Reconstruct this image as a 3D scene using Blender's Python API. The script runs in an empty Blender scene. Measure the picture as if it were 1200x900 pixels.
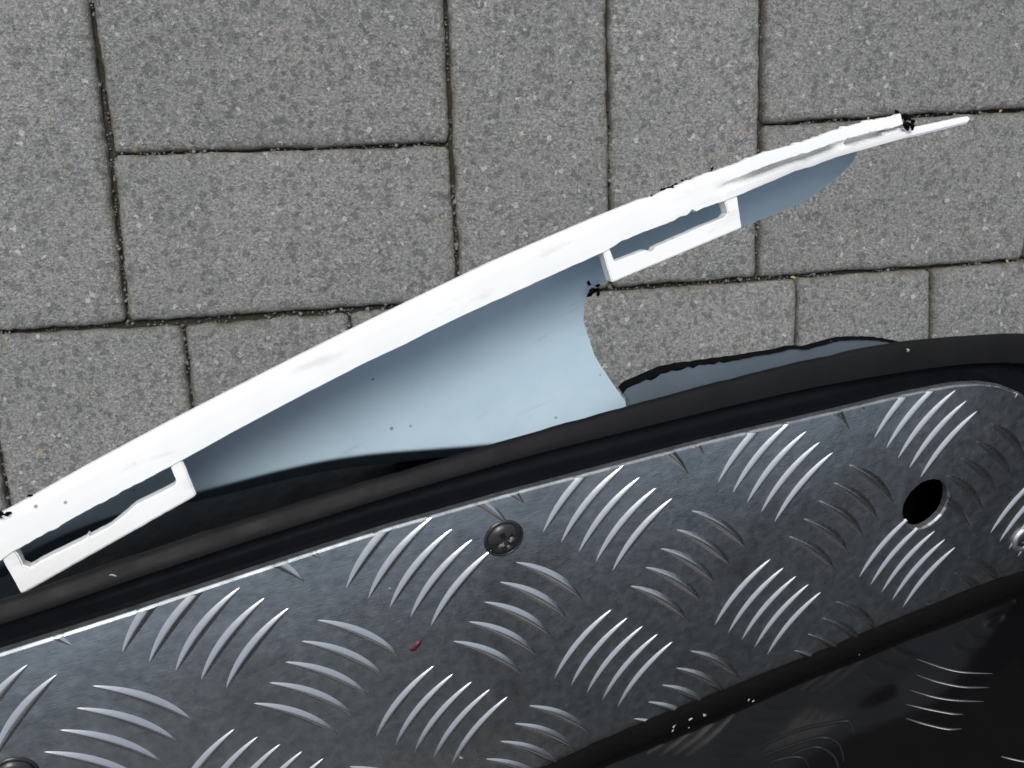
import bpy, bmesh, math, random
from mathutils import Vector, Matrix, noise

random.seed(7)
SC = bpy.context.scene
COL = SC.collection
R = math.radians

# ------------------------------------------------------------------ camera
cd = bpy.data.cameras.new('camera')
cam = bpy.data.objects.new('camera', cd)
COL.objects.link(cam)
cd.sensor_width = 36.0
cd.lens = 33.0
cd.clip_start = 0.01
cd.clip_end = 500.0
cam.matrix_world = Matrix(((0.98613114, 0.08415586, -0.14304951, 0.14146352),
                           (-0.04897013, 0.97107479, 0.23369999, 0.08716277),
                           (0.15857899, -0.22345368, 0.96172821, 0.59220211),
                           (0, 0, 0, 1)))
SC.camera = cam

# ------------------------------------------------------------------ sky, sun, exposure
SUN_DIR = Vector((-0.12, 0.52, 0.85)).normalized()        # towards the sun
w = bpy.data.worlds.new('World')
SC.world = w
w.use_nodes = True
nt = w.node_tree
sky = nt.nodes.new('ShaderNodeTexSky')
sky.sky_type = 'NISHITA'
sky.sun_disc = False
sky.sun_elevation = math.asin(SUN_DIR.z)
sky.sun_rotation = math.atan2(SUN_DIR.x, SUN_DIR.y)
sky.air_density = 1.0
sky.dust_density = 3.0
hsv = nt.nodes.new('ShaderNodeHueSaturation')          # an overcast sky: most of the blue is veiled
hsv.inputs['Saturation'].default_value = 0.45
nt.links.new(sky.outputs[0], hsv.inputs['Color'])
nt.links.new(hsv.outputs[0], nt.nodes['Background'].inputs[0])
nt.nodes['Background'].inputs[1].default_value = 0.12
sl = bpy.data.lights.new('sun', 'SUN')
sl.energy = 1.3
sl.angle = R(25)
sl.color = (1.0, 0.975, 0.945)
sun = bpy.data.objects.new('sun', sl)
COL.objects.link(sun)
sun.rotation_euler = SUN_DIR.to_track_quat('Z', 'Y').to_euler()
SC.view_settings.view_transform = 'Standard'
SC.view_settings.look = 'None'
SC.view_settings.gamma = 1.0
SC.view_settings.exposure = 0.5
SC.cycles.filter_width = 1.6


# ------------------------------------------------------------------ helpers
def mesh_obj(name, verts, faces, mats, parent=None, smooth=True, fmat=None):
    me = bpy.data.meshes.new(name)
    me.from_pydata([tuple(v) for v in verts], [], faces)
    return finish(name, me, mats, parent, smooth, fmat)


def finish(name, me, mats, parent=None, smooth=True, fmat=None, sharp=0):
    if not isinstance(mats, (list, tuple)):
        mats = [mats]
    for m in mats:
        me.materials.append(m)
    if smooth:
        me.polygons.foreach_set('use_smooth', [True] * len(me.polygons))
    if fmat:
        for p, i in zip(me.polygons, fmat):
            p.material_index = i
    me.update()
    if sharp:
        me.set_sharp_from_angle(angle=R(sharp))
    o = bpy.data.objects.new(name, me)
    COL.objects.link(o)
    if parent:
        o.parent = parent
    return o


def bm_obj(name, bm, mats, parent=None, smooth=True):
    bmesh.ops.recalc_face_normals(bm, faces=bm.faces)
    me = bpy.data.meshes.new(name)
    bm.to_mesh(me)
    bm.free()
    return finish(name, me, mats, parent, smooth)


def empty(name, matrix):
    o = bpy.data.objects.new(name, None)
    COL.objects.link(o)
    o.empty_display_size = 0.02
    o.matrix_world = matrix
    return o


def tag(o, label=None, cat=None, group=None, kind=None):
    if label:
        o['label'] = label
    if cat:
        o['category'] = cat
    if group:
        o['group'] = group
    if kind:
        o['kind'] = kind
    return o


def interp(pts, x):
    if x <= pts[0][0]:
        a, b = pts[0], pts[1]
    elif x >= pts[-1][0]:
        a, b = pts[-2], pts[-1]
    else:
        for a, b in zip(pts, pts[1:]):
            if x <= b[0]:
                break
    t = (x - a[0]) / (b[0] - a[0])
    return a[1] + (b[1] - a[1]) * t


def smooth_interp(pts, x, r):
    s = 0.0
    for k in range(-3, 4):
        s += interp(pts, x + k * r / 3)
    return s / 7


def nz(x, y=0.0, z=0.0):
    return noise.noise(Vector((x, y, z)))


def smoothstep(a, b, x):
    t = min(1.0, max(0.0, (x - a) / (b - a)))
    return t * t * (3 - 2 * t)


def grid_faces(n, m, closed=False):
    f = []
    for i in range(n - 1):
        for j in range(m if closed else m - 1):
            k = (j + 1) % m
            f.append((i * m + j, i * m + k, (i + 1) * m + k, (i + 1) * m + j))
    return f


def inside(poly, x, y):
    c = False
    for (x1, y1), (x2, y2) in zip(poly, poly[1:] + poly[:1]):
        if (y1 > y) != (y2 > y) and x < (x2 - x1) * (y - y1) / (y2 - y1) + x1:
            c = not c
    return c


def extruded(name, outline, z0, z1, mats, parent, holes=(), bevel=0.0, segs=2):
    """A flat piece with real thickness from an outline (and holes) in its own plane."""
    bm = bmesh.new()
    edges = []
    for loop in [outline] + list(holes):
        vs = [bm.verts.new((x, y, z1)) for x, y in loop]
        edges += [bm.edges.new((a, b)) for a, b in zip(vs, vs[1:] + vs[:1])]
    bmesh.ops.triangle_fill(bm, use_beauty=True, use_dissolve=False, edges=edges, normal=(0, 0, 1))
    top = list(bm.faces)
    ext = bmesh.ops.extrude_face_region(bm, geom=top)
    for v in [e for e in ext['geom'] if isinstance(e, bmesh.types.BMVert)]:
        v.co.z = z0
    bmesh.ops.recalc_face_normals(bm, faces=bm.faces)
    if bevel:
        sharp = [e for e in bm.edges if len(e.link_faces) == 2 and e.calc_face_angle(0) > 1.2
                 and all(v.co.z > (z0 + z1) / 2 for v in e.verts)]
        bmesh.ops.bevel(bm, geom=sharp, offset=bevel, segments=segs, affect='EDGES', clamp_overlap=True)
    o = bm_obj(name, bm, mats, parent, smooth=False)
    return o


# ------------------------------------------------------------------ materials
class NT:
    def __init__(self, name):
        self.m = bpy.data.materials.new(name)
        self.m.use_nodes = True
        self.t = self.m.node_tree
        self.b = self.t.nodes['Principled BSDF']

    def n(self, typ, **kw):
        nd = self.t.nodes.new('ShaderNode' + typ)
        for k, v in kw.items():
            setattr(nd, k, v)
        return nd

    def l(self, a, b):
        self.t.links.new(a, b)

    def set(self, **kw):
        for k, v in kw.items():
            self.b.inputs[k.replace('_', ' ')].default_value = v

    def coords(self, scale=None, rnd=False):
        tc = self.n('TexCoord')
        out = tc.outputs['Object']
        if rnd:
            oi = self.n('ObjectInfo')
            mu = self.n('VectorMath', operation='MULTIPLY_ADD')
            mu.inputs[1].default_value = (1, 1, 1)
            cm = self.n('CombineXYZ')
            m1 = self.n('Math', operation='MULTIPLY'); m1.inputs[1].default_value = 7.3
            m2 = self.n('Math', operation='MULTIPLY'); m2.inputs[1].default_value = 13.7
            self.l(oi.outputs['Random'], m1.inputs[0]); self.l(oi.outputs['Random'], m2.inputs[0])
            self.l(m1.outputs[0], cm.inputs[0]); self.l(m2.outputs[0], cm.inputs[1])
            self.l(out, mu.inputs[0]); self.l(cm.outputs[0], mu.inputs[2])
            out = mu.outputs[0]
        if scale:
            s = self.n('VectorMath', operation='MULTIPLY')
            s.inputs[1].default_value = scale
            self.l(out, s.inputs[0])
            out = s.outputs[0]
        return out

    def noise(self, vec, scale, detail=3.0, rough=0.55):
        nd = self.n('TexNoise')
        nd.inputs['Scale'].default_value = scale
        nd.inputs['Detail'].default_value = detail
        nd.inputs['Roughness'].default_value = rough
        self.l(vec, nd.inputs['Vector'])
        return nd.outputs['Fac']

    def voro(self, vec, scale, feature='F1'):
        nd = self.n('TexVoronoi', feature=feature)
        nd.inputs['Scale'].default_value = scale
        self.l(vec, nd.inputs['Vector'])
        return nd

    def ramp(self, fac, stops, interp='LINEAR'):
        nd = self.n('ValToRGB')
        cr = nd.color_ramp
        cr.interpolation = interp
        while len(cr.elements) < len(stops):
            cr.elements.new(0.5)
        for e, (p, c) in zip(cr.elements, stops):
            e.position = p
            e.color = (c, c, c, 1) if isinstance(c, (int, float)) else (*c, 1)
        self.l(fac, nd.inputs[0])
        return nd.outputs[0]

    def mix(self, fac, a, b, mode='MIX'):
        nd = self.n('MixRGB', blend_type=mode)
        for inp, v in zip(nd.inputs, (fac, a, b)):
            if isinstance(v, (int, float)):
                inp.default_value = v
            elif isinstance(v, tuple):
                inp.default_value = (*v, 1)
            else:
                self.l(v, inp)
        return nd.outputs[0]

    def math(self, op, a, b=None):
        nd = self.n('Math', operation=op)
        for inp, v in zip(nd.inputs, (a, b)):
            if v is None:
                continue
            if isinstance(v, (int, float)):
                inp.default_value = v
            else:
                self.l(v, inp)
        return nd.outputs[0]

    def bump(self, h, strength, dist, prev=None):
        nd = self.n('Bump')
        nd.inputs['Strength'].default_value = strength
        nd.inputs['Distance'].default_value = dist
        self.l(h, nd.inputs['Height'])
        if prev:
            self.l(prev, nd.inputs['Normal'])
        return nd.outputs[0]


def sepx(t, col):
    nd = t.n('SeparateColor')
    t.l(col, nd.inputs[0])
    return nd.outputs


def mat_paver():
    t = NT('paver_concrete')
    c = t.coords(rnd=True)
    # wobble the grain so the cells are not clean polygons
    wob = t.n('TexNoise'); wob.inputs['Scale'].default_value = 500; wob.inputs['Detail'].default_value = 2
    t.l(c, wob.inputs['Vector'])
    add = t.n('VectorMath', operation='MULTIPLY_ADD'); add.inputs[1].default_value = (0.0034,) * 3
    t.l(wob.outputs['Color'], add.inputs[0]); t.l(c, add.inputs[2])
    cw = add.outputs[0]
    v1 = t.voro(cw, 760)
    r1 = sepx(t, v1.outputs['Color'])
    base = t.ramp(r1[0], [(0.0, (0.115, 0.117, 0.115)), (0.18, (0.155, 0.156, 0.152)), (0.4, (0.205, 0.204, 0.197)),
                          (0.75, (0.265, 0.262, 0.252)), (0.93, (0.31, 0.305, 0.29)), (1.0, (0.43, 0.42, 0.405))])
    agg = t.ramp(t.noise(c, 520, 5.0, 0.85), [(0.34, (0.065, 0.068, 0.066)), (0.5, (0.20, 0.20, 0.192)), (0.65, (0.43, 0.425, 0.405))])
    base = t.mix(0.62, base, agg)
    v2 = t.voro(cw, 310)
    r2 = sepx(t, v2.outputs['Color'])
    dark = t.ramp(r2[1], [(0.0, 1.0), (0.15, 1.0), (0.20, 0.0)])
    base = t.mix(t.math('MULTIPLY', dark, 0.48), base, (0.07, 0.075, 0.076))
    v3 = t.voro(cw, 430)
    r3 = sepx(t, v3.outputs['Color'])
    lite = t.ramp(r3[2], [(0.0, 0.0), (0.98, 0.0), (0.992, 1.0)])
    base = t.mix(t.math('MULTIPLY', lite, 0.5), base, (0.60, 0.59, 0.56))
    tan = t.ramp(r3[0], [(0.0, 0.0), (0.965, 0.0), (0.98, 1.0)])
    base = t.mix(t.math('MULTIPLY', tan, 0.4), base, (0.36, 0.29, 0.19))
    fine = t.noise(c, 1700, 2.0)
    base = t.mix(0.5, base, t.ramp(fine, [(0.3, 0.35), (0.7, 0.65)]), 'OVERLAY')
    lo = t.noise(c, 14, 4.0)
    base = t.mix(0.55, base, t.ramp(lo, [(0.3, (0.42, 0.45, 0.445)), (0.7, (0.56, 0.56, 0.56))]), 'OVERLAY')
    at = t.n('Attribute'); at.attribute_name = 'edge'
    en = t.math('MULTIPLY', at.outputs['Fac'], t.ramp(t.noise(c, 60, 4.0), [(0.35, 0.1), (0.65, 1.0)]))
    base = t.mix(t.math('MULTIPLY', en, 0.75), base, (0.105, 0.088, 0.056))
    oi = t.n('ObjectInfo')
    tone = t.ramp(oi.outputs['Random'], [(0, 0.475), (1, 0.59)])
    base = t.mix(0.6, base, tone, 'OVERLAY')
    t.l(base, t.b.inputs['Base Color'])
    t.set(Roughness=0.85)
    t.b.inputs['Specular IOR Level'].default_value = 0.35
    b1 = t.bump(v1.outputs['Distance'], 0.6, 0.0012)
    b2 = t.bump(t.noise(c, 700, 4.0, 0.7), 0.9, 0.0016, b1)
    b3 = t.bump(t.noise(c, 120, 3.0), 0.5, 0.0016, b2)
    t.l(b3, t.b.inputs['Normal'])
    return t.m


def mat_bed():
    t = NT('joint_sand')
    c = t.coords()
    col = t.ramp(t.noise(c, 300, 5.0, 0.7), [(0.3, (0.018, 0.016, 0.012)), (0.55, (0.045, 0.04, 0.03)), (0.75, (0.09, 0.075, 0.05))])
    moss = t.ramp(t.noise(c, 25, 3.0), [(0.5, 0.0), (0.62, 1.0)])
    col = t.mix(t.math('MULTIPLY', moss, 0.6), col, (0.028, 0.038, 0.014))
    t.l(col, t.b.inputs['Base Color'])
    t.set(Roughness=0.95)
    t.l(t.bump(t.noise(c, 700, 4.0, 0.7), 1.0, 0.002), t.b.inputs['Normal'])
    return t.m


def mat_simple(name, col, rough=0.6, bump=None, spec=0.5, var=0.15, scale=200):
    t = NT(name)
    c = t.coords(rnd=True)
    n = t.noise(c, scale, 4.0)
    lo = tuple(x * (1 - var) for x in col); hi = tuple(min(1, x * (1 + var)) for x in col)
    t.l(t.ramp(n, [(0.3, lo), (0.7, hi)]), t.b.inputs['Base Color'])
    t.set(Roughness=rough)
    t.b.inputs['Specular IOR Level'].default_value = spec
    if bump:
        t.l(t.bump(t.noise(c, bump[0], 4.0), bump[1], bump[2]), t.b.inputs['Normal'])
    return t.m


def mat_white():
    t = NT('white_plastic')
    c = t.coords()
    col = t.ramp(t.noise(c, 40, 4.0), [(0.3, (0.73, 0.75, 0.735)), (0.7, (0.79, 0.80, 0.79))])
    # grime: a few faint smears and pin-prick specks
    sm = t.ramp(t.noise(t.coords((25, 120, 60)), 1.0, 5.0, 0.65), [(0.56, 0.0), (0.74, 0.6)])
    col = t.mix(sm, col, (0.46, 0.45, 0.43))
    v = t.voro(c, 150)
    dot = t.ramp(v.outputs['Distance'], [(0.05, 1.0), (0.10, 0.0)])
    pick = t.ramp(sepx(t, v.outputs['Color'])[0], [(0.74, 0.0), (0.78, 1.0)])
    col = t.mix(t.math('MULTIPLY', t.math('MULTIPLY', dot, pick), 0.8), col, (0.10, 0.08, 0.06))
    t.l(col, t.b.inputs['Base Color'])
    t.set(Roughness=0.42)
    t.l(t.bump(t.noise(c, 420, 4.0), 0.10, 0.0004), t.b.inputs['Normal'])
    return t.m


def mat_inner():
    t = NT('blue_grey_plastic_inside')
    c = t.coords()
    col = t.ramp(t.noise(c, 60, 5.0, 0.6), [(0.3, (0.47, 0.62, 0.725)), (0.7, (0.53, 0.68, 0.78))])
    sm = t.ramp(t.noise(t.coords((30, 220, 120)), 1.0, 5.0, 0.65), [(0.62, 0.0), (0.80, 0.5)])
    col = t.mix(sm, col, (0.30, 0.33, 0.35))
    v = t.voro(c, 150)
    dot = t.ramp(v.outputs['Distance'], [(0.05, 1.0), (0.12, 0.0)])
    pick = t.ramp(sepx(t, v.outputs['Color'])[0], [(0.86, 0.0), (0.88, 1.0)])
    col = t.mix(t.math('MULTIPLY', t.math('MULTIPLY', dot, pick), 0.75), col, (0.10, 0.085, 0.07))
    t.l(col, t.b.inputs['Base Color'])
    t.set(Roughness=0.38)
    t.l(t.bump(t.noise(c, 500, 3.0), 0.18, 0.0004), t.b.inputs['Normal'])
    return t.m


def mat_black(name, col, rough, dust, dcol=(0.078, 0.074, 0.071), grain=900, gstr=0.25, spec=0.5):
    t = NT(name)
    c = t.coords()
    d = t.ramp(t.noise(c, 70, 6.0, 0.65), [(0.35, dust * 0.35), (0.68, dust)])
    t.l(t.mix(d, col, dcol), t.b.inputs['Base Color'])
    rr = t.ramp(t.noise(c, 130, 4.0), [(0.3, rough * 0.85), (0.7, min(1, rough * 1.2))])
    t.l(rr, t.b.inputs['Roughness'])
    t.b.inputs['Specular IOR Level'].default_value = spec
    t.l(t.bump(t.noise(c, grain, 3.0), gstr, 0.0004), t.b.inputs['Normal'])
    return t.m


def mat_alu(name, lo, hi, rlo, rhi, scratch=0.35, dirt=1.0):
    t = NT(name)
    c = t.coords()
    n1 = t.noise(c, 32, 6.0, 0.68)
    n2 = t.noise(c, 260, 5.0, 0.7)
    sc1 = t.noise(t.coords((260, 2600, 400)), 1.0, 3.0)
    sc2 = t.noise(t.coords((2200, 300, 400)), 1.0, 3.0)
    col = t.ramp(n1, [(0.32, lo), (0.68, hi)])
    col = t.mix(0.45 * dirt, col, t.ramp(n2, [(0.3, 0.3), (0.7, 0.68)]), 'OVERLAY')
    grime = t.ramp(t.noise(c, 17, 5.0, 0.6), [(0.56, 0.0), (0.74, 0.5 * dirt)])
    col = t.mix(grime, col, (0.20, 0.16, 0.13))
    v = t.voro(c, 260)
    fleck = t.math('MULTIPLY', t.ramp(v.outputs['Distance'], [(0.12, 1.0), (0.3, 0.0)]),
                   t.ramp(sepx(t, v.outputs['Color'])[1], [(0.955, 0.0), (0.965, 1.0)]))
    col = t.mix(t.math('MULTIPLY', fleck, 0.7), col, (0.85, 0.87, 0.88))
    t.l(col, t.b.inputs['Base Color'])
    t.set(Metallic=1.0)
    rr = t.mix(0.5, t.ramp(n1, [(0.3, rhi), (0.7, rlo)]), t.ramp(n2, [(0.3, rlo), (0.7, rhi)]))
    t.l(rr, t.b.inputs['Roughness'])
    b1 = t.bump(sc1, scratch, 0.00012)
    b2 = t.bump(sc2, scratch * 0.7, 0.00012, b1)
    b3 = t.bump(t.noise(c, 90, 3.0), 0.25 * dirt, 0.0009, b2)
    t.l(b3, t.b.inputs['Normal'])
    return t.m


M = dict(
    paver=mat_paver(), bed=mat_bed(),
    grit=mat_simple('grit_stone', (0.13, 0.13, 0.12), 0.85, (900, 0.6, 0.001), var=0.7, scale=30),
    straw=mat_simple('dry_straw', (0.38, 0.27, 0.10), 0.7),
    white=mat_white(), inner=mat_inner(),
    lip=mat_black('dusty_black_plastic', (0.0055, 0.0058, 0.0065), 0.5, 0.09, dcol=(0.055, 0.055, 0.057), spec=0.10),
    groove=mat_black('glossy_black_plastic', (0.005, 0.006, 0.008), 0.24, 0.05, grain=300, gstr=0.12, spec=0.12),
    tunnel=mat_black('shiny_black_fairing', (0.003, 0.003, 0.0035), 0.10, 0.01, grain=60, gstr=0.25, spec=0.16),
    under=mat_black('dark_undertray_plastic', (0.003, 0.008, 0.013), 0.6, 0.0, spec=0.12),
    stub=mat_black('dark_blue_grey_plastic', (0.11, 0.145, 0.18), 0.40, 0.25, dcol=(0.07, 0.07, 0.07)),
    torn=mat_black('torn_black_plastic', (0.003, 0.003, 0.003), 0.8, 0.02, spec=0.04, grain=400, gstr=0.8),
    alu=mat_alu('worn_aluminium', (0.50, 0.55, 0.565), (0.77, 0.82, 0.825), 0.225, 0.40),
    bar=mat_alu('polished_aluminium_tread', (0.77, 0.78, 0.77), (0.87, 0.88, 0.865), 0.20, 0.30, 0.2, 0.25),
    cut=mat_alu('cut_aluminium_edge', (0.36, 0.37, 0.38), (0.52, 0.53, 0.53), 0.42, 0.6, 0.2),
    screw=mat_black('black_screw_steel', (0.012, 0.012, 0.013), 0.28, 0.12, grain=500, gstr=0.2),
    rib=mat_black('black_reflection_rib', (0.012, 0.012, 0.014), 0.22, 0.05, grain=300, gstr=0.15, spec=0.9),
    red=mat_simple('dark_red_flake', (0.075, 0.007, 0.006), 0.4),
    speck=mat_simple('pale_dust', (0.30, 0.30, 0.30), 0.7),
    void=mat_simple('painted_hole_shade', (0.002, 0.002, 0.002), 0.9, spec=0.0),
)

# ------------------------------------------------------------------ the paved ground
BED_Z = -0.0065
gs = 40.0
pavement = mesh_obj('pavement', [(-gs, -gs, BED_Z), (gs, -gs, BED_Z), (gs, gs, BED_Z), (-gs, gs, BED_Z)],
                    [(0, 1, 2, 3)], M['bed'], smooth=False)
tag(pavement, 'grey concrete block paving with dark sandy joints', 'pavement', kind='structure')


def paver(corners, fine, seed):
    """corners: four world xy points, counter-clockwise, on the joint centre lines."""
    cx = sum(c[0] for c in corners) / 4
    cy = sum(c[1] for c in corners) / 4
    rnd = random.Random(seed)
    step = 0.0035 if fine else 0.03
    loop = []
    for k in range(4):
        a, b = Vector(corners[k]), Vector(corners[(k + 1) % 4])
        d = b - a
        n = max(2, int(d.length / step))
        for i in range(n):
            loop.append((a + d * (i / n), k, i / n, d.length))
    tilt = (rnd.uniform(-.006, .006), rnd.uniform(-.006, .006))
    dz = rnd.uniform(-0.0007, 0.0007)
    gap = [rnd.uniform(0.0005, 0.0011) for _ in range(4)]
    c2 = Vector((cx, cy))
    so = seed * 3.71
    rings = [(0.0065, 0.0, 0.0, 0.0), (0.0030, -0.0003, 0.25, 0.35), (0.0012, -0.0012, 0.7, 0.8),
             (0.0, -0.0032, 1.0, 1.0), (0.0, -0.03, 1.0, 1.0)]
    verts, edge = [], []
    for inset, z, amp, ev in rings:
        for p, k, t, L in loop:
            # inward offset: from each side, so corners are rounded a little
            q = Vector(p)
            side = Vector(corners[(k + 1) % 4]) - Vector(corners[k])
            nrm = Vector((-side.y, side.x)).normalized()
            prev = Vector(corners[k]) - Vector(corners[k - 1])
            pn = Vector((-prev.y, prev.x)).normalized()
            nxt = Vector(corners[(k + 2) % 4]) - Vector(corners[(k + 1) % 4])
            nn = Vector((-nxt.y, nxt.x)).normalized()
            ins = inset + gap[k]
            if fine:
                w1 = nz(q.x * 55 + so, q.y * 55, 1.3)
                w2 = nz(q.x * 240 + so, q.y * 240, 4.1)
                ins += amp * (0.0010 * w1 + 0.0009 * max(-0.3, w2) + 0.0002)
            q = q + nrm * ins
            dl = t * L
            rc = 0.0045 + inset
            if dl < rc:
                q += pn * (ins * (1 - 0) * (1 - dl / rc)) + (c2 - q).normalized() * 0.0014 * (1 - dl / rc) ** 2
            if L - dl < rc:
                q += nn * (ins * (1 - (L - dl) / rc)) + (c2 - q).normalized() * 0.0014 * (1 - (L - dl) / rc) ** 2
            zz = z
            if fine and z > -0.02:
                zz += amp * 0.0006 * nz(q.x * 300 + so, q.y * 300, 8.0)
            lx, ly = q.x - cx, q.y - cy
            verts.append((lx, ly, zz + dz + tilt[0] * lx + tilt[1] * ly))
            edge.append(ev)
    m = len(loop)
    faces = grid_faces(len(rings), m, True)
    faces = [tuple(reversed(f)) for f in faces]
    faces.append(tuple(range(m)))
    o = mesh_obj('paver', verts, faces, M['paver'], pavement, smooth=True)
    at = o.data.attributes.new('edge', 'FLOAT', 'POINT')
    at.data.foreach_set('value', edge)
    o.location = (cx, cy, 0)
    return o


def rect(x0, y0, x1, y1):
    return [(x0, y0), (x1, y0), (x1, y1), (x0, y1)]


# joint lines measured on the paving
seen = [
    [(-0.1005, 0.0006), (-0.0038, 0.0008), (0.0012, 0.2010), (-0.1000, 0.2010)],
    [(0.0011, 0.1002), (0.1995, 0.0974), (0.2020, 0.1990), (0.0012, 0.2010)],
    [(-0.0038, 0.0008), (0.1982, -0.0003), (0.1995, 0.0974), (0.0011, 0.1002)],
    [(0.1982, -0.0003), (0.2984, 0.0003), (0.3007, 0.2000), (0.2020, 0.1990)],
    [(0.2984, 0.0003), (0.3987, 0.0007), (0.4004, 0.2005), (0.3007, 0.2000)],
    [(0.3987, 0.0007), (0.5945, 0.0002), (0.6000, 0.1022), (0.4009, 0.1002)],
    [(0.4009, 0.1002), (0.6000, 0.1022), (0.6010, 0.2010), (0.4004, 0.2005)],
    [(-0.0915, -0.2000), (0.0255, -0.2000), (0.0273, -0.0022), (-0.0885, 0.0006)],
    [(0.0255, -0.2000), (0.1290, -0.2000), (0.1281, -0.0016), (0.0273, -0.0022)],
    [(0.1290, -0.2000), (0.2280, -0.2000), (0.2280, 0.0000), (0.1281, -0.0016)],
    [(0.2280, -0.1000), (0.4285, -0.1000), (0.4272, -0.0004), (0.2280, 0.0000)],
    [(0.4285, -0.2000), (0.5330, -0.2000), (0.5252, -0.0004), (0.4272, -0.0004)],
    [(0.5330, -0.2000), (0.6300, -0.2000), (0.6250, 0.0000), (0.5252, -0.0004)],
    [(0.5945, 0.0002), (0.6960, 0.0002), (0.6990, 0.2010), (0.6010, 0.2010)],
    [(-0.1720, -0.2000), (-0.0915, -0.2000), (-0.0885, 0.0006), (-0.1720, 0.0006)],
]
for k, c in enumerate(seen):
    paver(c, True, k + 1)
# the same basket weave carried on around, out of the picture
seed = 100
for row in range(-4, 4):
    y0 = row * 0.2 + 0.0005
    shift = (0.0 if row == 0 else 0.028 if row == -1 else 0.0) + (0.2 if row % 2 and row != -1 else 0.0)
    for cell in range(-6, 8):
        x0 = cell * 0.2 + shift
        horizontal = (cell % 2 == 0)
        if row == -1:
            horizontal = (cell % 2 == 1)
        if horizontal:
            q = [rect(x0, y0, x0 + .2, y0 + .1), rect(x0, y0 + .1, x0 + .2, y0 + .2)]
        else:
            q = [rect(x0, y0, x0 + .1, y0 + .2), rect(x0 + .1, y0, x0 + .2, y0 + .2)]
        for c in q:
            mx = (c[0][0] + c[1][0]) / 2
            my = (c[0][1] + c[2][1]) / 2
            if any(inside(s, mx, my) or inside(s, mx - .04, my) or inside(s, mx + .04, my) for s in seen):
                continue
            seed += 1
            paver(c, False, seed)

# grit and dry bits lying in the joints: uncountable, one mesh each
def bits(name, spots, mat, r0, r1, label, flat=0.7, stretch=1.0):
    bm = bmesh.new()
    for (x, y, z) in spots:
        r = random.uniform(r0, r1)
        mt = (Matrix.Translation((x, y, z)) @ Matrix.Rotation(random.uniform(0, 6.28), 4, 'Z')
              @ Matrix.Rotation(random.uniform(-.5, .5), 4, 'X') @ Matrix.Diagonal((r * stretch, r, r * flat, 1)))
        g = bmesh.ops.create_icosphere(bm, subdivisions=1, radius=1.0, matrix=mt)
        for v in g['verts']:
            v.co += Vector((random.uniform(-1, 1), random.uniform(-1, 1), random.uniform(-1, 1))) * r * 0.22
    o = bm_obj(name, bm, mat, pavement, smooth=False)
    tag(o, label, kind='stuff')
    return o


spots, dry = [], []
for c in seen:
    for k in range(4):
        a, b = Vector(c[k]), Vector(c[(k + 1) % 4])
        L = (b - a).length
        for _ in range(int(L / 0.0030)):
            p = a + (b - a) * random.random()
            if nz(p.x * 22, p.y * 22, 3.0) < -0.12:
                continue
            p += Vector((random.gauss(0, .0007), random.gauss(0, .0007)))
            spots.append((p.x, p.y, random.uniform(-0.0068, -0.0035)))
        for _ in range(int(L / 0.05)):
            if random.random() < .12:
                p = a + (b - a) * random.random()
                dry.append((p.x, p.y, random.uniform(-0.0035, -0.0012)))
bits('joint_grit', spots, M['grit'], 0.0004, 0.0010, 'dark grit filling the joints between the pavers')
big = [q for q in spots if random.random() < 0.05]
bits('joint_pebbles', [(a_, b_, random.uniform(-.004, -.002)) for a_, b_, _ in big], M['grit'], 0.0008, 0.0016, 'small grey pebbles wedged in the joints')
bits('joint_straw', dry, M['straw'], 0.0007, 0.0013, 'tan bits of dry plant caught in the joints', 0.6, 1.8)

# ------------------------------------------------------------------ the scooter's footboard
DECK = Matrix(((0.9802, -0.0647, 0.1873, 0.09188518),
               (0.1025, 0.9745, -0.1996, -0.02815627),
               (-0.1696, 0.2148, 0.9618, 0.35802024),
               (0, 0, 0, 1)))
deck = empty('scooter_footboard', DECK)
tag(deck, 'black plastic scooter footboard covered by a bright checker plate with screws', 'footboard')

plate_top = [(-0.16, 0.001), (-0.10, 0.0062), (-0.0463, 0.0093), (-0.0332, 0.0099), (-0.0163, 0.0108), (0.012, 0.0128), (0.0329, 0.0141), (0.0533, 0.0151),
             (0.0797, 0.0155), (0.0904, 0.0156), (0.1114, 0.0154), (0.1376, 0.0153), (0.1485, 0.0152), (0.1677, 0.0146),
             (0.1979, 0.0135), (0.2185, 0.0129), (0.227, 0.0125), (0.2426, 0.0113), (0.2536, 0.0092), (0.2632, 0.0058),
             (0.2735, 0.0)]
plate_end = [(0.281, -0.009), (0.2872, -0.022), (0.2912, -0.04), (0.2935, -0.06), (0.2935, -0.076), (0.2913, -0.0825)]
plate_bot = [(0.2747, -0.0806), (0.2646, -0.0808), (0.2469, -0.0821), (0.2258, -0.0832), (0.2119, -0.0842), (0.1981, -0.0853),
             (0.1776, -0.0862), (0.1586, -0.0875), (0.1417, -0.0880), (0.1285, -0.0890), (0.1092, -0.0908), (0.0904, -0.0937),
             (0.04, -0.099), (-0.05, -0.106), (-0.16, -0.110)]
plate_poly = plate_top + plate_end + plate_bot
hole = [(0.2277, -0.0341), (0.2279, -0.0299), (0.2309, -0.0259), (0.2357, -0.0239), (0.2413, -0.0248), (0.2454, -0.0281),
        (0.247, -0.0336), (0.2458, -0.0396), (0.2414, -0.043), (0.2364, -0.044), (0.2316, -0.0414), (0.2285, -0.0371)]
# round the hole's outline
hc = (sum(p[0] for p in hole) / 12, sum(p[1] for p in hole) / 12)


def chaikin(p, n=2):
    for _ in range(n):
        q = []
        for a, b in zip(p, p[1:] + p[:1]):
            q += [(a[0] * .75 + b[0] * .25, a[1] * .75 + b[1] * .25), (a[0] * .25 + b[0] * .75, a[1] * .25 + b[1] * .75)]
        p = q
    return p


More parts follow.
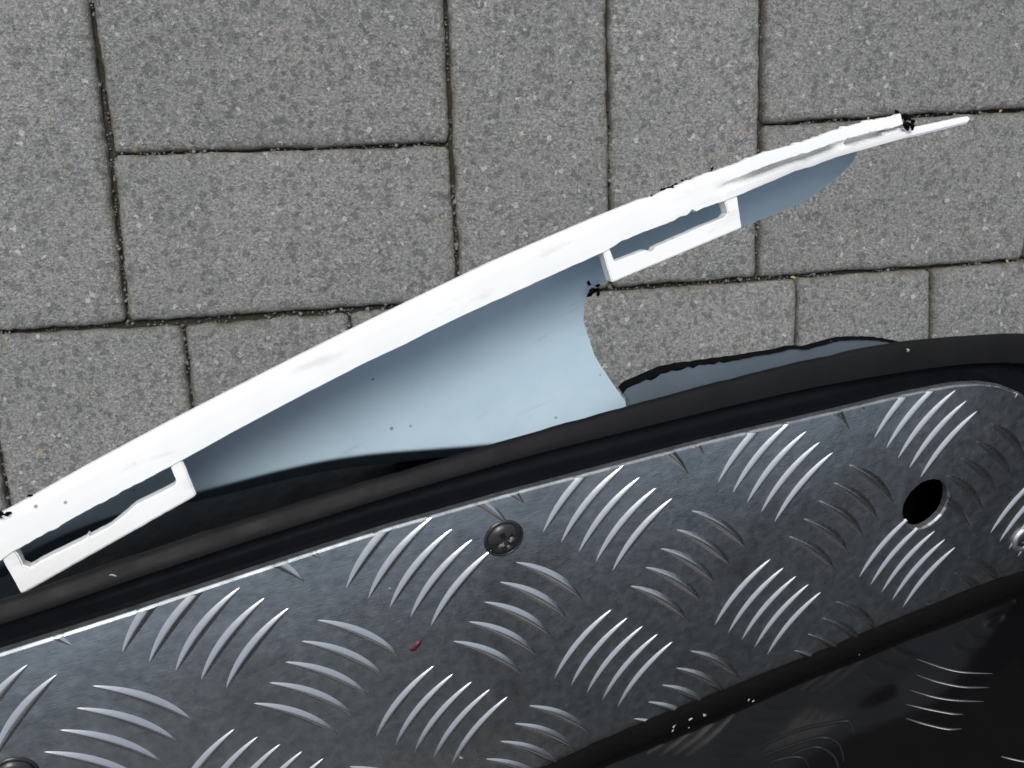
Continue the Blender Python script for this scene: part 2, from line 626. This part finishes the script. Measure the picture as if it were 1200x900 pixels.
hole = chaikin(hole, 1)
small_hole = [(0.2885 + 0.0042 * math.cos(k * math.pi / 8), -0.0640 + 0.0042 * math.sin(k * math.pi / 8)) for k in range(16)]
T = 0.0026
plate = extruded('checker_plate', plate_poly, -T, 0.0, [M['alu'], M['cut']], deck, holes=[hole[::-1]], bevel=0.0007, segs=2)
for p in plate.data.polygons:
    if p.normal.z < 0.97:
        p.material_index = 1
tag(plate, 'worn aluminium checker plate with rows of raised curved bars')

# --- the raised bars, five to a group, alternate groups turned a quarter turn
A0 = 0.058
B0 = A0 * 0.9702
BAR_L = 0.0302


def bar_mesh(name):
    n, m = 25, 11
    W, Hh, sag = 0.00182, 0.00088, 0.0018
    v = []
    for i in range(n):
        t = -1 + 2 * i / (n - 1)
        prof = max(0.0, 1 - t * t)
        hw = W * (prof ** 0.8) + 0.00005
        for j in range(m):
            c = -1 + 2 * j / (m - 1)
            z = Hh * (prof ** 0.55) * (max(0.0, 1 - abs(c) ** 1.35) ** 1.1) - 0.00012
            v.append((t * BAR_L / 2, sag * (prof - 0.66) + c * hw, z))
    return v, grid_faces(n, m)


bv, bf = bar_mesh('raised_bar')
bf = [tuple(reversed(f)) for f in bf]
bar_me = bpy.data.meshes.new('raised_bar')
bar_me.from_pydata(bv, [], bf)
bar_me.materials.append(M['bar'])
bar_me.polygons.foreach_set('use_smooth', [True] * len(bar_me.polygons))
bar_me.update()
if bar_me.polygons[60].normal.z < 0:
    bar_me.flip_normals()


def in_hole(x, y):
    return inside(hole, x, y)


def clip_bar(mw):
    bm = bmesh.new()
    bm.from_mesh(bar_me)
    bm.transform(mw)
    c = mw.translation
    for (x1, y1), (x2, y2) in zip(plate_poly, plate_poly[1:] + plate_poly[:1]):
        e = Vector((x2 - x1, y2 - y1, 0))
        mid = Vector(((x1 + x2) / 2, (y1 + y2) / 2, 0))
        if e.length < 1e-6:
            continue
        # only cut with edges close to the bar
        d = e.normalized()
        rel = Vector((c.x - x1, c.y - y1, 0))
        tt = rel.dot(d)
        if tt < -0.016 or tt > e.length + 0.016:
            continue
        nrm = Vector((-d.y, d.x, 0))            # the outline runs clockwise: outside is to its left
        if abs(rel.dot(nrm)) > 0.02:
            continue
        if len(bm.verts) == 0:
            break
        bmesh.ops.bisect_plane(bm, geom=bm.verts[:] + bm.edges[:] + bm.faces[:], plane_co=mid - nrm * 0.00035, plane_no=nrm, clear_outer=True)
    kill = [f for f in bm.faces if in_hole(*(f.calc_center_median().xy))]
    bmesh.ops.delete(bm, geom=kill, context='FACES')
    if len(bm.faces) < 6:
        bm.free()
        return None
    bm.transform(mw.inverted())
    me = bpy.data.meshes.new('raised_bar')
    bm.to_mesh(me)
    bm.free()
    if not me.materials:
        me.materials.append(M['bar'])
    return me


def put_bar(x, y, ang):
    mw = Matrix.Translation((x, y, 0)) @ Matrix.Rotation(ang, 4, 'Z')
    whole = True
    for t in (-1, -0.5, 0, 0.5, 1):
        p = mw @ Vector((t * BAR_L / 2, 0, 0))
        for ox, oy in ((0, .003), (0, -.003), (.003, 0), (-.003, 0)):
            if not inside(plate_poly, p.x + ox, p.y + oy) or in_hole(p.x + ox * .5, p.y + oy * .5):
                whole = False
    me = bar_me
    if not whole:
        if not any(inside(plate_poly, *((mw @ Vector((t * BAR_L / 2, 0, 0))).xy)) for t in (-1, -.5, 0, .5, 1)):
            return
        me = clip_bar(mw)
        if me is None:
            return
    o = bpy.data.objects.new('raised_bar', me)
    COL.objects.link(o)
    o.parent = plate
    o.matrix_local = mw


for i in range(-3, 6):
    for j in range(-1, 3):
        for k in range(-2, 3):
            put_bar((i + k * .0925) * A0, -(j + k * .0946) * B0, math.atan2(.3711 * B0, .3656 * A0))
            put_bar((i + .494 - k * .0926) * A0, -(j + .503 + k * .0955) * B0, -math.atan2(.3807 * B0, .357 * A0))


# --- screws with a cross recess
def screw(x, y, r, ang, name='screw', ring='screw'):
    n, m = 15, 48
    v = [(0, 0, r * .40 - 0.0016)]
    for i in range(1, n):
        q = i / (n - 1)
        for j in range(m):
            th = 2 * math.pi * j / m
            px, py = r * q * math.cos(th), r * q * math.sin(th)
            z = r * 0.42 * math.sqrt(max(0.0, 1 - (q * .985) ** 2)) - 0.0002
            ax, ay = abs(px), abs(py)
            arm = 0.13 * r
            ln = 0.52 * r
            if (ax < arm and ay < ln) or (ay < arm and ax < ln):
                z -= 0.0017 * (1 - 0.4 * max(ax, ay) / ln)
            v.append((px, py, z))
    f = [(0, 1 + j, 1 + (j + 1) % m) for j in range(m)]
    for i in range(n - 2):
        for j in range(m):
            a, b = 1 + i * m + j, 1 + i * m + (j + 1) % m
            f.append((a, a + m, b + m, b))
    o = mesh_obj(name, v, f, M['screw'], deck)
    o.location = (x, y, 0.0002)
    o.rotation_euler = (0, 0, ang)
    # pressed ring of metal round the head
    rv = []
    for q, z in ((1.02, 0.0), (1.06, 0.0003), (1.12, 0.0003), (1.20, -0.0001)) if ring == 'screw' else ((1.0, 0.0), (1.1, 0.0009), (1.45, 0.0009), (1.6, -0.0001)):
        rv += [(r * q * math.cos(2 * math.pi * j / m), r * q * math.sin(2 * math.pi * j / m), z) for j in range(m)]
    wsh = mesh_obj('washer', rv, grid_faces(4, m, True), M[ring], o)
    return o


screw(0.0836, 0.0016, 0.0050, 0.35)
screw(-0.0540, -0.0286, 0.0050, 0.9)
screw(0.2868, -0.0645, 0.0034, 0.2, ring='cut')

# --- the black moulding round the plate: groove, rounded ridge, dusty lip
ridge = [(-0.25, 0.004), (-0.16, 0.010), (-0.10, 0.0138), (-0.0441, 0.0173), (-0.0369, 0.0177), (-0.014, 0.0200), (0.0179, 0.0225), (0.0403, 0.0238), (0.0519, 0.0245),
         (0.0638, 0.0251), (0.0883, 0.0258), (0.1011, 0.0259), (0.1277, 0.0256), (0.1558, 0.0252), (0.1857, 0.0242),
         (0.2113, 0.0221), (0.2349, 0.0196), (0.2527, 0.0169), (0.2715, 0.0124), (0.30, 0.002), (0.36, -0.025), (0.45, -0.07)]
outer = [(-0.25, 0.006), (-0.16, 0.0135), (-0.10, 0.0178), (-0.0431, 0.0216), (-0.0332, 0.0224), (-0.013, 0.0243), (0.019, 0.0269), (0.0385, 0.0281), (0.0558, 0.0288),
         (0.0821, 0.0301), (0.1291, 0.0315), (0.15, 0.0319), (0.1719, 0.0319), (0.1871, 0.0317), (0.2107, 0.0309),
         (0.2205, 0.0302), (0.24, 0.0274), (0.2647, 0.0232), (0.2723, 0.0215), (0.30, 0.014), (0.36, -0.010), (0.45, -0.05)]
plate_ext = [p for p in plate_top] + [(0.30, -0.012), (0.36, -0.04), (0.45, -0.085)]
st = [-0.25 + k * 0.0035 for k in range(201)]
V, F, FM = [], [], []
NP = 0
for x in st:
    yp = smooth_interp(plate_ext, x, 0.006)
    yr = smooth_interp(ridge, x, 0.008)
    yo = smooth_interp(outer, x, 0.006) + 0.00022 * nz(x * 260, 2.0) + 0.0003 * nz(x * 90, 5.0)
    inner = yp - 0.0035
    prof = [(inner, -0.0028), (yp - 0.0010, -0.0029), (yp - 0.0006, -0.0058),
            (yp + (yr - yp) * .35, -0.0056), (yp + (yr - yp) * .66, -0.0050), (yr - 0.0012, -0.0034), (yr - 0.0006, -0.0013),
            (yr, -0.0006), (yr + 0.0010, -0.0007), (yr + (yo - yr) * .5, -0.0016), (yo - 0.0009, -0.0026),
            (yo - 0.0002, -0.0033), (yo, -0.0046), (yo - 0.0030, -0.0095), (yo - 0.012, -0.0125)]
    NP = len(prof)
    V += [(x, y, z) for y, z in prof]
faces = [tuple(reversed(f)) for f in grid_faces(len(st), NP)]
fm = [(1 if (k % (NP - 1)) < 7 else 0) for k in range(len(faces))]
rim = mesh_obj('rim', V, faces, [M['lip'], M['groove']], deck, fmat=fm)
rim.data.set_sharp_from_angle(angle=R(52))
tag(rim, 'dusty black plastic edge moulding round the checker plate')

# --- bed under the plate, coloured near black to paint in the shade inside the hole
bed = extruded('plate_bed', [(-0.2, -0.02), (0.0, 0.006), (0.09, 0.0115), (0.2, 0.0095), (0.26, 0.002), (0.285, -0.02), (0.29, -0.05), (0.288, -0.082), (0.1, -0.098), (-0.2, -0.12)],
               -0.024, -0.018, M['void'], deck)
# --- undertray below the footboard
V = []
prof = [(-0.012, -0.0125), (-0.030, -0.020), (-0.042, -0.045), (-0.050, -0.5), (-0.095, -0.52), (-0.16, -0.52)]
xs = [-0.25 + 0.7 * k / 60 for k in range(61)]
for x in xs:
    yo = smooth_interp(outer, x, 0.006)
    dep = 0.140 + 0.025 * smoothstep(0.0, 0.05, x) - 0.080 * smoothstep(0.10, 0.17, x)
    for dy, z in prof:
        zz = -dep if z < -0.4 else z
        V.append((x, yo + dy - (0.004 * nz(x * 20, z * 9) if z < -0.03 else 0), zz))
tray = mesh_obj('undertray', V, [tuple(reversed(f)) for f in grid_faces(len(xs), len(prof))], M['under'], deck)
tag(tray, 'dark plastic body below the footboard')

# --- inner side: seal strip and the glossy tunnel wall rising above the plate
foot = [(-0.26, -0.122), (-0.16, -0.116), (-0.05, -0.111), (0.04, -0.1045), (0.1117, -0.0978), (0.1394, -0.0965), (0.1736, -0.0940), (0.2095, -0.0915), (0.2478, -0.0898), (0.2895, -0.0890), (0.36, -0.085), (0.46, -0.078)]
edge_in = [(-0.26, -0.113), (-0.16, -0.108), (-0.05, -0.104), (0.04, -0.097), (0.0904, -0.0925), (0.1092, -0.0899), (0.1285, -0.0883), (0.1417, -0.0873),
           (0.1586, -0.0868), (0.1776, -0.0856), (0.1981, -0.0847), (0.2119, -0.0837), (0.2258, -0.0826), (0.2469, -0.0815), (0.2646, -0.0802), (0.2747, -0.0799), (0.2913, -0.0805), (0.36, -0.077), (0.46, -0.07)]
st2 = [-0.26 + k * 0.003 for k in range(241)]
V = []
for x in st2:
    ye = smooth_interp(edge_in, x, 0.004) + 0.00045 * nz(x * 170, 1.0) + 0.0002 * nz(x * 600, 6.0)
    yf = smooth_interp(foot, x, 0.01)
    for y, z in [(ye - .0005, -0.004), (ye, 0.0003), (ye - 0.0006, 0.0016), (ye - 0.0018, 0.0024), (ye + (yf - ye) * .6, 0.0030), (yf, 0.0028), (yf - 0.0015, 0.001)]:
        V.append((x, y, z))
seal = mesh_obj('seal_strip', V, grid_faces(len(st2), 7), M['torn'], deck)
tag(seal, 'ragged black sealing strip along the inner edge of the checker plate')

V = []
zs = [0.0, 0.006, 0.015, 0.03, 0.045, 0.06, 0.08, 0.10, 0.13, 0.155, 0.18, 0.20, 0.215, 0.224, 0.231, 0.236]


def wall_y(x, z):
    return smooth_interp(foot, x, 0.02) + 0.001 - 0.16 * z + 0.0004 * nz(x * 30, z * 30, 2.0)


xs2 = [-0.26 + k * 0.006 for k in range(121)]
for x in xs2:
    for z in zs:
        top = 0.0 if z < 0.199 else ((z - 0.199) / 0.037) ** 2 * 0.09
        V.append((x, wall_y(x, z) - top, 0.001 + z))
tunnel = mesh_obj('tunnel_wall', V, grid_faces(len(xs2), len(zs)), M['tunnel'], deck)


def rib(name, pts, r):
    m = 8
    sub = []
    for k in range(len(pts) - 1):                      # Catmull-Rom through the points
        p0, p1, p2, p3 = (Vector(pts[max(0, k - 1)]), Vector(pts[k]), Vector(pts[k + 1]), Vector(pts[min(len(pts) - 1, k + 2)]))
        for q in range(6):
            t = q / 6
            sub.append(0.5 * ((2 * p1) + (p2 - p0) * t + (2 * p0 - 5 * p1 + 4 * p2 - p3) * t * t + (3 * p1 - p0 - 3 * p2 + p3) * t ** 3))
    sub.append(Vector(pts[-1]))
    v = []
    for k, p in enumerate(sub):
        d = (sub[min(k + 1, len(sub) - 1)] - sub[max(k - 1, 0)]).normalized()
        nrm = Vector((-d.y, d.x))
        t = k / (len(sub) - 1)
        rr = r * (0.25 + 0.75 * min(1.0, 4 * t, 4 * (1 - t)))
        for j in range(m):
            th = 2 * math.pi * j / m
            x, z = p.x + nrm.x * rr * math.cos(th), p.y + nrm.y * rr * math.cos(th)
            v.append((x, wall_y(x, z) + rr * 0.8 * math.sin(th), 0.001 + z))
    return mesh_obj(name, v, grid_faces(len(sub), m, True), M['rib'] if name == 'reflection_rib' else M['groove'], tunnel)


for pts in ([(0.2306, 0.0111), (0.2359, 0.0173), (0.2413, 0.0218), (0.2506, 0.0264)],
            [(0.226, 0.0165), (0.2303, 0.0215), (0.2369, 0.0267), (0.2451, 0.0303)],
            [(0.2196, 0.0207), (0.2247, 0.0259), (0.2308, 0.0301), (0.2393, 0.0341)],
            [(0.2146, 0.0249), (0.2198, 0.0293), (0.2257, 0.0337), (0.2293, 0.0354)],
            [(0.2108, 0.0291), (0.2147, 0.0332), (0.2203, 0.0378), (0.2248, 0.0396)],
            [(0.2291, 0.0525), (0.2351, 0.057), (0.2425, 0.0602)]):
    rib('reflection_rib', pts, 0.00050)  # raised lines standing in for the plate bars mirrored in the glossy wall
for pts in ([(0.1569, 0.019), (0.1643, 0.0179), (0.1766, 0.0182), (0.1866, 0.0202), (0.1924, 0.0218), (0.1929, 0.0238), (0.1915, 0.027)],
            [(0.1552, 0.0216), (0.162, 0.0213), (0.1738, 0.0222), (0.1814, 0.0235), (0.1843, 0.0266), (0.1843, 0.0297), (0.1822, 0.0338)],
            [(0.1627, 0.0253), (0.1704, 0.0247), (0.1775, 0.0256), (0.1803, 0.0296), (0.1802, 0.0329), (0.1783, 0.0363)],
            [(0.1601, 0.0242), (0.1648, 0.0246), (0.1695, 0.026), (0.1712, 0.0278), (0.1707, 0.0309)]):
    rib('reflection_ring', pts, 0.0006)  # arcs shaped to imitate the swirled reflection of the bars
V = []  # unseen panel added past the plate end so the metal reflects dark
for k in range(13):
    y = -0.16 + 0.20 * k / 12
    for z in (-0.05, 0.0, 0.03, 0.06, 0.09, 0.13, 0.17, 0.21):
        V.append((0.355 + 0.22 * max(0, z) + 0.02 * math.sin(k * 0.26), y, z))
dark_panel = mesh_obj('dark_reflection_panel', V, [tuple(reversed(f)) for f in grid_faces(13, 8)], M['tunnel'], deck)
tag(dark_panel, 'unseen black panel added past the plate end to darken its reflections')
tag(tunnel, 'shiny black plastic wall rising beside the checker plate')

# --- stub of the broken panel still held under the rim
frag = [(0.1304, 0.022), (0.1301, 0.0285), (0.1275, 0.0324), (0.1281, 0.0335), (0.1296, 0.0343), (0.1358, 0.0353), (0.1409, 0.0364), (0.148, 0.0360), (0.1553, 0.0352),
        (0.1657, 0.0340), (0.1779, 0.0330), (0.1872, 0.0328), (0.1921, 0.0314), (0.2049, 0.0316), (0.2183, 0.0288), (0.2278, 0.0254),
        (0.2308, 0.0238), (0.23, 0.01), (0.12, 0.01)]
outl = []
for (x1, y1), (x2, y2) in zip(frag, frag[1:] + frag[:1]):
    n = max(1, int(math.hypot(x2 - x1, y2 - y1) / 0.0016))
    for k in range(n):
        x, y = x1 + (x2 - x1) * k / n, y1 + (y2 - y1) * k / n
        j = 0.00035 if y > 0.02 else 0
        outl.append((x + j * nz(x * 700, y * 700, 1.), y + j * nz(x * 900, y * 700, 9.)))
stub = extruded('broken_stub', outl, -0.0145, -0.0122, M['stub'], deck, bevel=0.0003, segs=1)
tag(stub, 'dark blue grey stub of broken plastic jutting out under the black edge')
# its torn black edge
V = []
k0 = next(k for k, p in enumerate(outl) if p[1] > 0.0324)
edge_pts = [p for p in outl[k0:] if p[1] > 0.0235]
for k, (x, y) in enumerate(edge_pts):
    wd = (0.0012 - 0.0009 * smoothstep(0.14, 0.18, x)) * (1 + 1.1 * nz(x * 500, 3.3))
    wd = max(0.0003, wd)
    V += [(x, y + 0.0001, -0.0142), (x, y + 0.0001 + 0.0002 * nz(x * 900, 1.), -0.0119), (x, y - wd * .5, -0.0116 + 0.0002 * nz(x * 1200, 4.)), (x, y - wd, -0.0120)]
te = mesh_obj('torn_edge', V, grid_faces(len(edge_pts), 4), M['torn'], stub, smooth=False)

# --- pale specks of dirt on the seal and rim
bm = bmesh.new()
for k in range(13):
    if k < 9:
        x = random.uniform(0.13, 0.215)
        y = smooth_interp(foot, x, .01) + random.uniform(-0.0005, 0.006)
        z = 0.0030
    elif k < 11:
        x = random.uniform(-0.03, 0.26)
        y = smooth_interp(outer, x, .01) - random.uniform(0.0008, 0.004)
        z = -0.0014
    else:
        x = random.uniform(-0.03, 0.24)
        y = random.uniform(-0.08, 0.0)
        z = 0.0
    r = random.uniform(0.00022, 0.0007)
    g = bmesh.ops.create_icosphere(bm, subdivisions=1, radius=r, matrix=Matrix.Translation((x, y, z)) @ Matrix.Rotation(random.uniform(0, 3), 4, 'Z') @ Matrix.Diagonal((random.uniform(0.8, 2.2), 0.7, 0.35, 1)))
    for v in g['verts']:
        v.co += Vector((random.uniform(-1, 1), random.uniform(-1, 1), random.uniform(-1, 1))) * r * .45
sp = bm_obj('dirt_specks', bm, M['speck'], deck, smooth=False)
tag(sp, 'pale specks of dirt scattered along the black strip', kind='stuff')

# ------------------------------------------------------------------ the broken white panel
PANEL = Matrix(((0.93193, -0.30874, 0.19025, 0.04425),
                (0.30881, 0.95065, 0.03004, -0.00375),
                (-0.19013, 0.03076, 0.98128, 0.35337),
                (0, 0, 0, 1)))
panel = empty('fairing_panel', PANEL)
tag(panel, 'broken white plastic fairing strip with two clip frames and pale blue inside, beside footboard', 'fairing')

fl_out = [(-0.06, 0.0035), (-0.00845, 0.0082), (0.00473, 0.0094), (0.0136, 0.0101), (0.02754, 0.0115), (0.04866, 0.0131), (0.06916, 0.0143), (0.09434, 0.0156),
          (0.12375, 0.0167), (0.14798, 0.0174), (0.16896, 0.0172), (0.18353, 0.0170), (0.19831, 0.01655), (0.20409, 0.01563),
          (0.20577, 0.01605), (0.21027, 0.01566), (0.21651, 0.01568), (0.22431, 0.01541), (0.22887, 0.01477), (0.24169, 0.01432),
          (0.26091, 0.01200), (0.27106, 0.01151), (0.28449, 0.00973), (0.29349, 0.00775), (0.29819, 0.00764)]
fl_in = [(-0.06, -0.0065), (-0.01413, -0.00284), (-0.00102, -0.0018), (0.00255, -0.0009), (0.00634, -0.0006), (0.01456, 0.0000), (0.01809, 0.0004), (0.0309, 0.0013),
         (0.04459, 0.0021), (0.04869, 0.0023), (0.06431, 0.0036), (0.08332, 0.0048), (0.1029, 0.0058), (0.11605, 0.0059),
         (0.12288, 0.0063), (0.13662, 0.0066), (0.15052, 0.0065), (0.16487, 0.0065), (0.18218, 0.0064), (0.18888, 0.0072),
         (0.19487, 0.0070), (0.20541, 0.0064), (0.2123, 0.00637), (0.2142, 0.0072), (0.21497, 0.00595), (0.2179, 0.0061),
         (0.22563, 0.0053), (0.23042, 0.0051), (0.24184, 0.0048), (0.25259, 0.0046), (0.25828, 0.0038), (0.26917, 0.0031),
         (0.28195, 0.0013), (0.29652, -0.0007)]
st = [-0.06 + k * 0.0011 for k in range(int(0.3575 / 0.0011) + 1)]
V = []
for x in st:
    yo, yi = interp(fl_out, x), interp(fl_in, x)
    slot = (0.004 < x < 0.0455) or (0.184 < x < 0.226)
    rag = smoothstep(0.195, 0.215, x)
    yo += rag * (0.0005 * nz(x * 420, 1.) + 0.0007 * nz(x * 800, 7.)) + 0.00006 * nz(x * 500, 9.)
    yi += (0.00045 * nz(x * 380, 3.) if slot else 0.00012 * nz(x * 260, 3.))
    g = smoothstep(0.222, 0.245, x)
    bar = math.exp(-((x - 0.2725) / 0.0022) ** 2)
    gd = 0.0052 * g * (1 - 0.9 * bar)
    w_ = yo - yi
    crease = 0.0
    pr = [(0.0, -0.0024), (0.0, -0.0004), (0.012, -0.0001), (0.03, 0.0), (0.30, 0.0001), (0.42, 0.0001), (0.47, 0.0001 - gd * .35), (0.53, 0.0001 - crease - gd),
          (0.64, 0.0001 - crease - gd), (0.70, 0.0001 - crease * .6 - gd * .4), (0.745, 0.0001 + g * .0003), (0.88, g * .0003 - crease * .2), (0.975, 0.0), (1.0, -0.0004), (1.0, -0.0024), (0.5, -0.0026 - gd)]
    for t, z in pr:
        V.append((x, yo - w_ * t, z))
faces = grid_faces(len(st), 16, True)
faces.append(tuple(range(16)))
faces.append(tuple(reversed(range((len(st) - 1) * 16, len(st) * 16))))
bm = bmesh.new()
vs = [bm.verts.new(v) for v in V]
for f in faces:
    bm.faces.new([vs[i] for i in f])
flange = bm_obj('mounting_flange', bm, M['white'], panel)
flange.data.set_sharp_from_angle(angle=R(28))
tag(flange, 'white plastic mounting flange, ragged and grooved towards its pointed end')


def jag(poly, amp, seed, step=0.0012):
    out = []
    for (x1, y1), (x2, y2) in zip(poly, poly[1:] + poly[:1]):
        n = max(1, int(math.hypot(x2 - x1, y2 - y1) / step))
        for k in range(n):
            x, y = x1 + (x2 - x1) * k / n, y1 + (y2 - y1) * k / n
            out.append((x + amp * nz(x * 600, y * 600, seed), y + amp * nz(x * 600, y * 600, seed + 5)))
    return out


brL = [(0.04584, 0.0036), (0.04927, 0.0034), (0.04825, -0.00773), (0.0476, -0.0081), (0.0003, -0.01195), (-0.0006, -0.0116), (-0.00027, -0.0009), (0.00276, 0.0005),
       (0.00353, -0.00196), (0.00323, -0.00518), (0.00428, -0.00655), (0.00787, -0.00615), (0.0145, -0.00602), (0.01922, -0.00592), (0.01998, -0.00529),
       (0.02031, -0.00599), (0.02592, -0.00563), (0.02985, -0.00459), (0.0339, -0.00333), (0.04211, -0.00318), (0.04459, -0.0029), (0.04546, -0.00203)]
brR = [(0.2258, 0.0065), (0.23059, 0.0062), (0.22890, -0.0043), (0.2284, -0.00475), (0.1819, -0.00310), (0.18142, -0.0027), (0.18183, 0.0076), (0.18418, 0.0080), (0.18433, 0.00236), (0.19535, 0.00164),
       (0.19634, 0.00052), (0.19786, 0.00044), (0.19857, 0.00114), (0.21612, 0.00095), (0.22403, 0.00057), (0.2256, 0.00135)]
for poly, lab in ((brL, 'square white clip frame at the near broad end'), (brR, 'narrow white clip frame beside the gap in the wall')):
    o = extruded('clip_frame', jag(poly, 0.00010, 3.0), -0.0042, -0.0004, M['white'], panel, bevel=0.0006, segs=2)
    tag(o, lab)
tongue = [(0.290, 0.004), (0.2977, 0.0026), (0.3052, 0.0004), (0.32142, -0.0026), (0.3254, -0.0034), (0.3262, -0.0045), (0.32447, -0.0055), (0.31176, -0.0035), (0.29827, -0.0012), (0.290, 0.0002)]
extruded('tip_tongue', jag(tongue, 0.00014, 8.0), -0.0056, -0.0022, M['white'], panel, bevel=0.0005, segs=2)

# inner wall: falls away from the flange and curves inward under the footboard
CF = (-0.51812842, -0.10984936, 0.07947402, -0.00097761)


def inner_y(x):
    return ((CF[0] * x + CF[1]) * x + CF[2]) * x + CF[3]


def wall_z(u):
    return -0.031 * (1 - math.exp(-max(u, 0) / 0.0125)) - 0.001 - 0.0050 * math.exp(-max(u, 0) / 0.006)


roll = [(-0.06, 0.0068), (-0.00622, 0.0066), (0.00164, 0.0062), (0.01308, 0.0070), (0.02713, 0.0108), (0.03935, 0.01496), (0.04747, 0.01769), (0.06339, 0.02231), (0.08247, 0.02826),
        (0.09654, 0.03391), (0.10945, 0.03989), (0.12543, 0.0473), (0.14225, 0.05423), (0.15667, 0.0603), (0.1724, 0.0641), (0.20, 0.072)]
# beyond this line the wall rolls over and drops away below the footboard
wall = [(-0.06, -0.004), (-0.06, 0.016), (-0.01, 0.020), (0.02, 0.026), (0.0473, 0.036), (0.0827, 0.046), (0.1103, 0.056), (0.14, 0.068), (0.165, 0.072), (0.18798, 0.07161),
        (0.18585, 0.06172), (0.18397, 0.05612), (0.1821, 0.04857), (0.17987, 0.03995), (0.17957, 0.03327), (0.17949, 0.02608), (0.18086, 0.02087),
        (0.18363, 0.01727), (0.19192, 0.0148), (0.20616, 0.0146), (0.21973, 0.0150), (0.23353, 0.0155), (0.24404, 0.0166), (0.25217, 0.01657),
        (0.26718, 0.01596), (0.27583, 0.01383), (0.28343, 0.00981), (0.28646, 0.00588), (0.28547, 0.00337), (0.284, -0.003)]
ws = jag(wall, 0.0004, 2.0, 0.0015)
rollc = {}


def roll_u(x):
    k = round(x, 5)
    if k not in rollc:
        rollc[k] = smooth_interp(roll, x, 0.010)
    return rollc[k]


# cut into strips that follow the fold (q = distance past it)
bm = bmesh.new()
bm.faces.new([bm.verts.new((x, u - roll_u(x), 0)) for x, u in ws])
for k in range(1, 130):
    bmesh.ops.bisect_plane(bm, geom=bm.verts[:] + bm.edges[:] + bm.faces[:], plane_co=(-0.06 + 0.345 * k / 130, 0, 0), plane_no=(1, 0, 0))
for q in [-0.064 + 0.002 * k for k in range(31)] + [-0.0006, 0.0, 0.0006, 0.0012, 0.0018, 0.0025, 0.0045, 0.008, 0.014, 0.022]:
    bmesh.ops.bisect_plane(bm, geom=bm.verts[:] + bm.edges[:] + bm.faces[:], plane_co=(0, q, 0), plane_no=(0, 1, 0))
for v in bm.verts:
    x, d = v.co.x, v.co.y
    uu = d + roll_u(x)
    d = max(0.0, d)
    drop = 0.0 if x > 0.178 else (500 * d * d if d < 0.0025 else 0.003125 + 2.5 * (d - 0.0025))
    v.co = Vector((x, inner_y(x) + 0.0012 - uu, wall_z(uu) - 0.0008 - drop * (1 - smoothstep(0.150, 0.175, x))))
bm.normal_update()
for f in bm.faces:
    if f.normal.z < 0:
        f.normal_flip()
bm.normal_update()
bmesh.ops.triangulate(bm, faces=bm.faces[:])
bmesh.ops.solidify(bm, geom=bm.faces[:], thickness=0.0022)
bmesh.ops.recalc_face_normals(bm, faces=bm.faces)
me = bpy.data.meshes.new('inner_wall')
bm.to_mesh(me)
bm.free()
iw = finish('inner_wall', me, M['inner'], panel, sharp=35)
tag(iw, 'pale blue grey inside face of the panel, snapped off along a curved edge')


# black residue torn at the tip and by the snapped edge
def clump(name, centre, n, spread, r0, r1, seed):
    rnd = random.Random(seed)
    bm = bmesh.new()
    for _ in range(n):
        r = rnd.uniform(r0, r1)
        mt = (Matrix.Translation((centre[0] + rnd.gauss(0, spread[0]), centre[1] + rnd.gauss(0, spread[1]), centre[2] + rnd.uniform(-.001, .0012)))
              @ Matrix.Rotation(rnd.uniform(0, 6.28), 4, 'Z') @ Matrix.Rotation(rnd.uniform(-.8, .8), 4, 'Y') @ Matrix.Diagonal((r * 1.9, r * .8, r * .6, 1)))
        g = bmesh.ops.create_icosphere(bm, subdivisions=2, radius=1.0, matrix=mt)
        for v in g['verts']:
            v.co += Vector((rnd.uniform(-1, 1), rnd.uniform(-1, 1), rnd.uniform(-1, 1))) * r * .3
    return bm_obj(name, bm, M['torn'], panel, smooth=False)


clump('black_residue', (0.2995, 0.0040, -0.0010), 11, (0.0014, 0.0017), 0.0004, 0.0010, 4)
x, uu = 0.1845, 0.0150
clump('black_residue', (x, inner_y(x) - uu, wall_z(uu) + 0.0006), 7, (0.0013, 0.0010), 0.0004, 0.0008, 5)
clump('black_residue', (0.2105, 0.0157, -0.0025), 22, (0.0075, 0.0002), 0.0003, 0.0005, 9)
clump('black_residue', (0.0050, 0.0095, -0.0002), 9, (0.0035, 0.0005), 0.0003, 0.0008, 6)

# ------------------------------------------------------------------ small dark red flake on the plate
V = []
n = 14
for k in range(n):
    th = 2 * math.pi * k / n
    r = 0.00125 * (1 + 0.35 * math.sin(2 * th + 1) + 0.15 * math.sin(5 * th))
    V.append((r * 1.35 * math.cos(th), r * math.sin(th), 0.00012 + 0.0001 * math.sin(3 * th)))
V2 = [(x * .55, y * .55, 0.00042) for x, y, z in V]
fk = mesh_obj('paint_flake', [(x, y, -0.0001) for x, y, z in V] + V + V2 + [(0, 0, 0.0005)],
              grid_faces(3, n, True) + [(2 * n + k, 2 * n + (k + 1) % n, 3 * n) for k in range(n)], M['red'])
fk.matrix_world = DECK @ Matrix.Translation((0.0540, -0.0268, 0.0001)) @ Matrix.Rotation(0.5, 4, 'Z')
tag(fk, 'tiny dark red flake lying on the checker plate below the upper screw', 'flake')
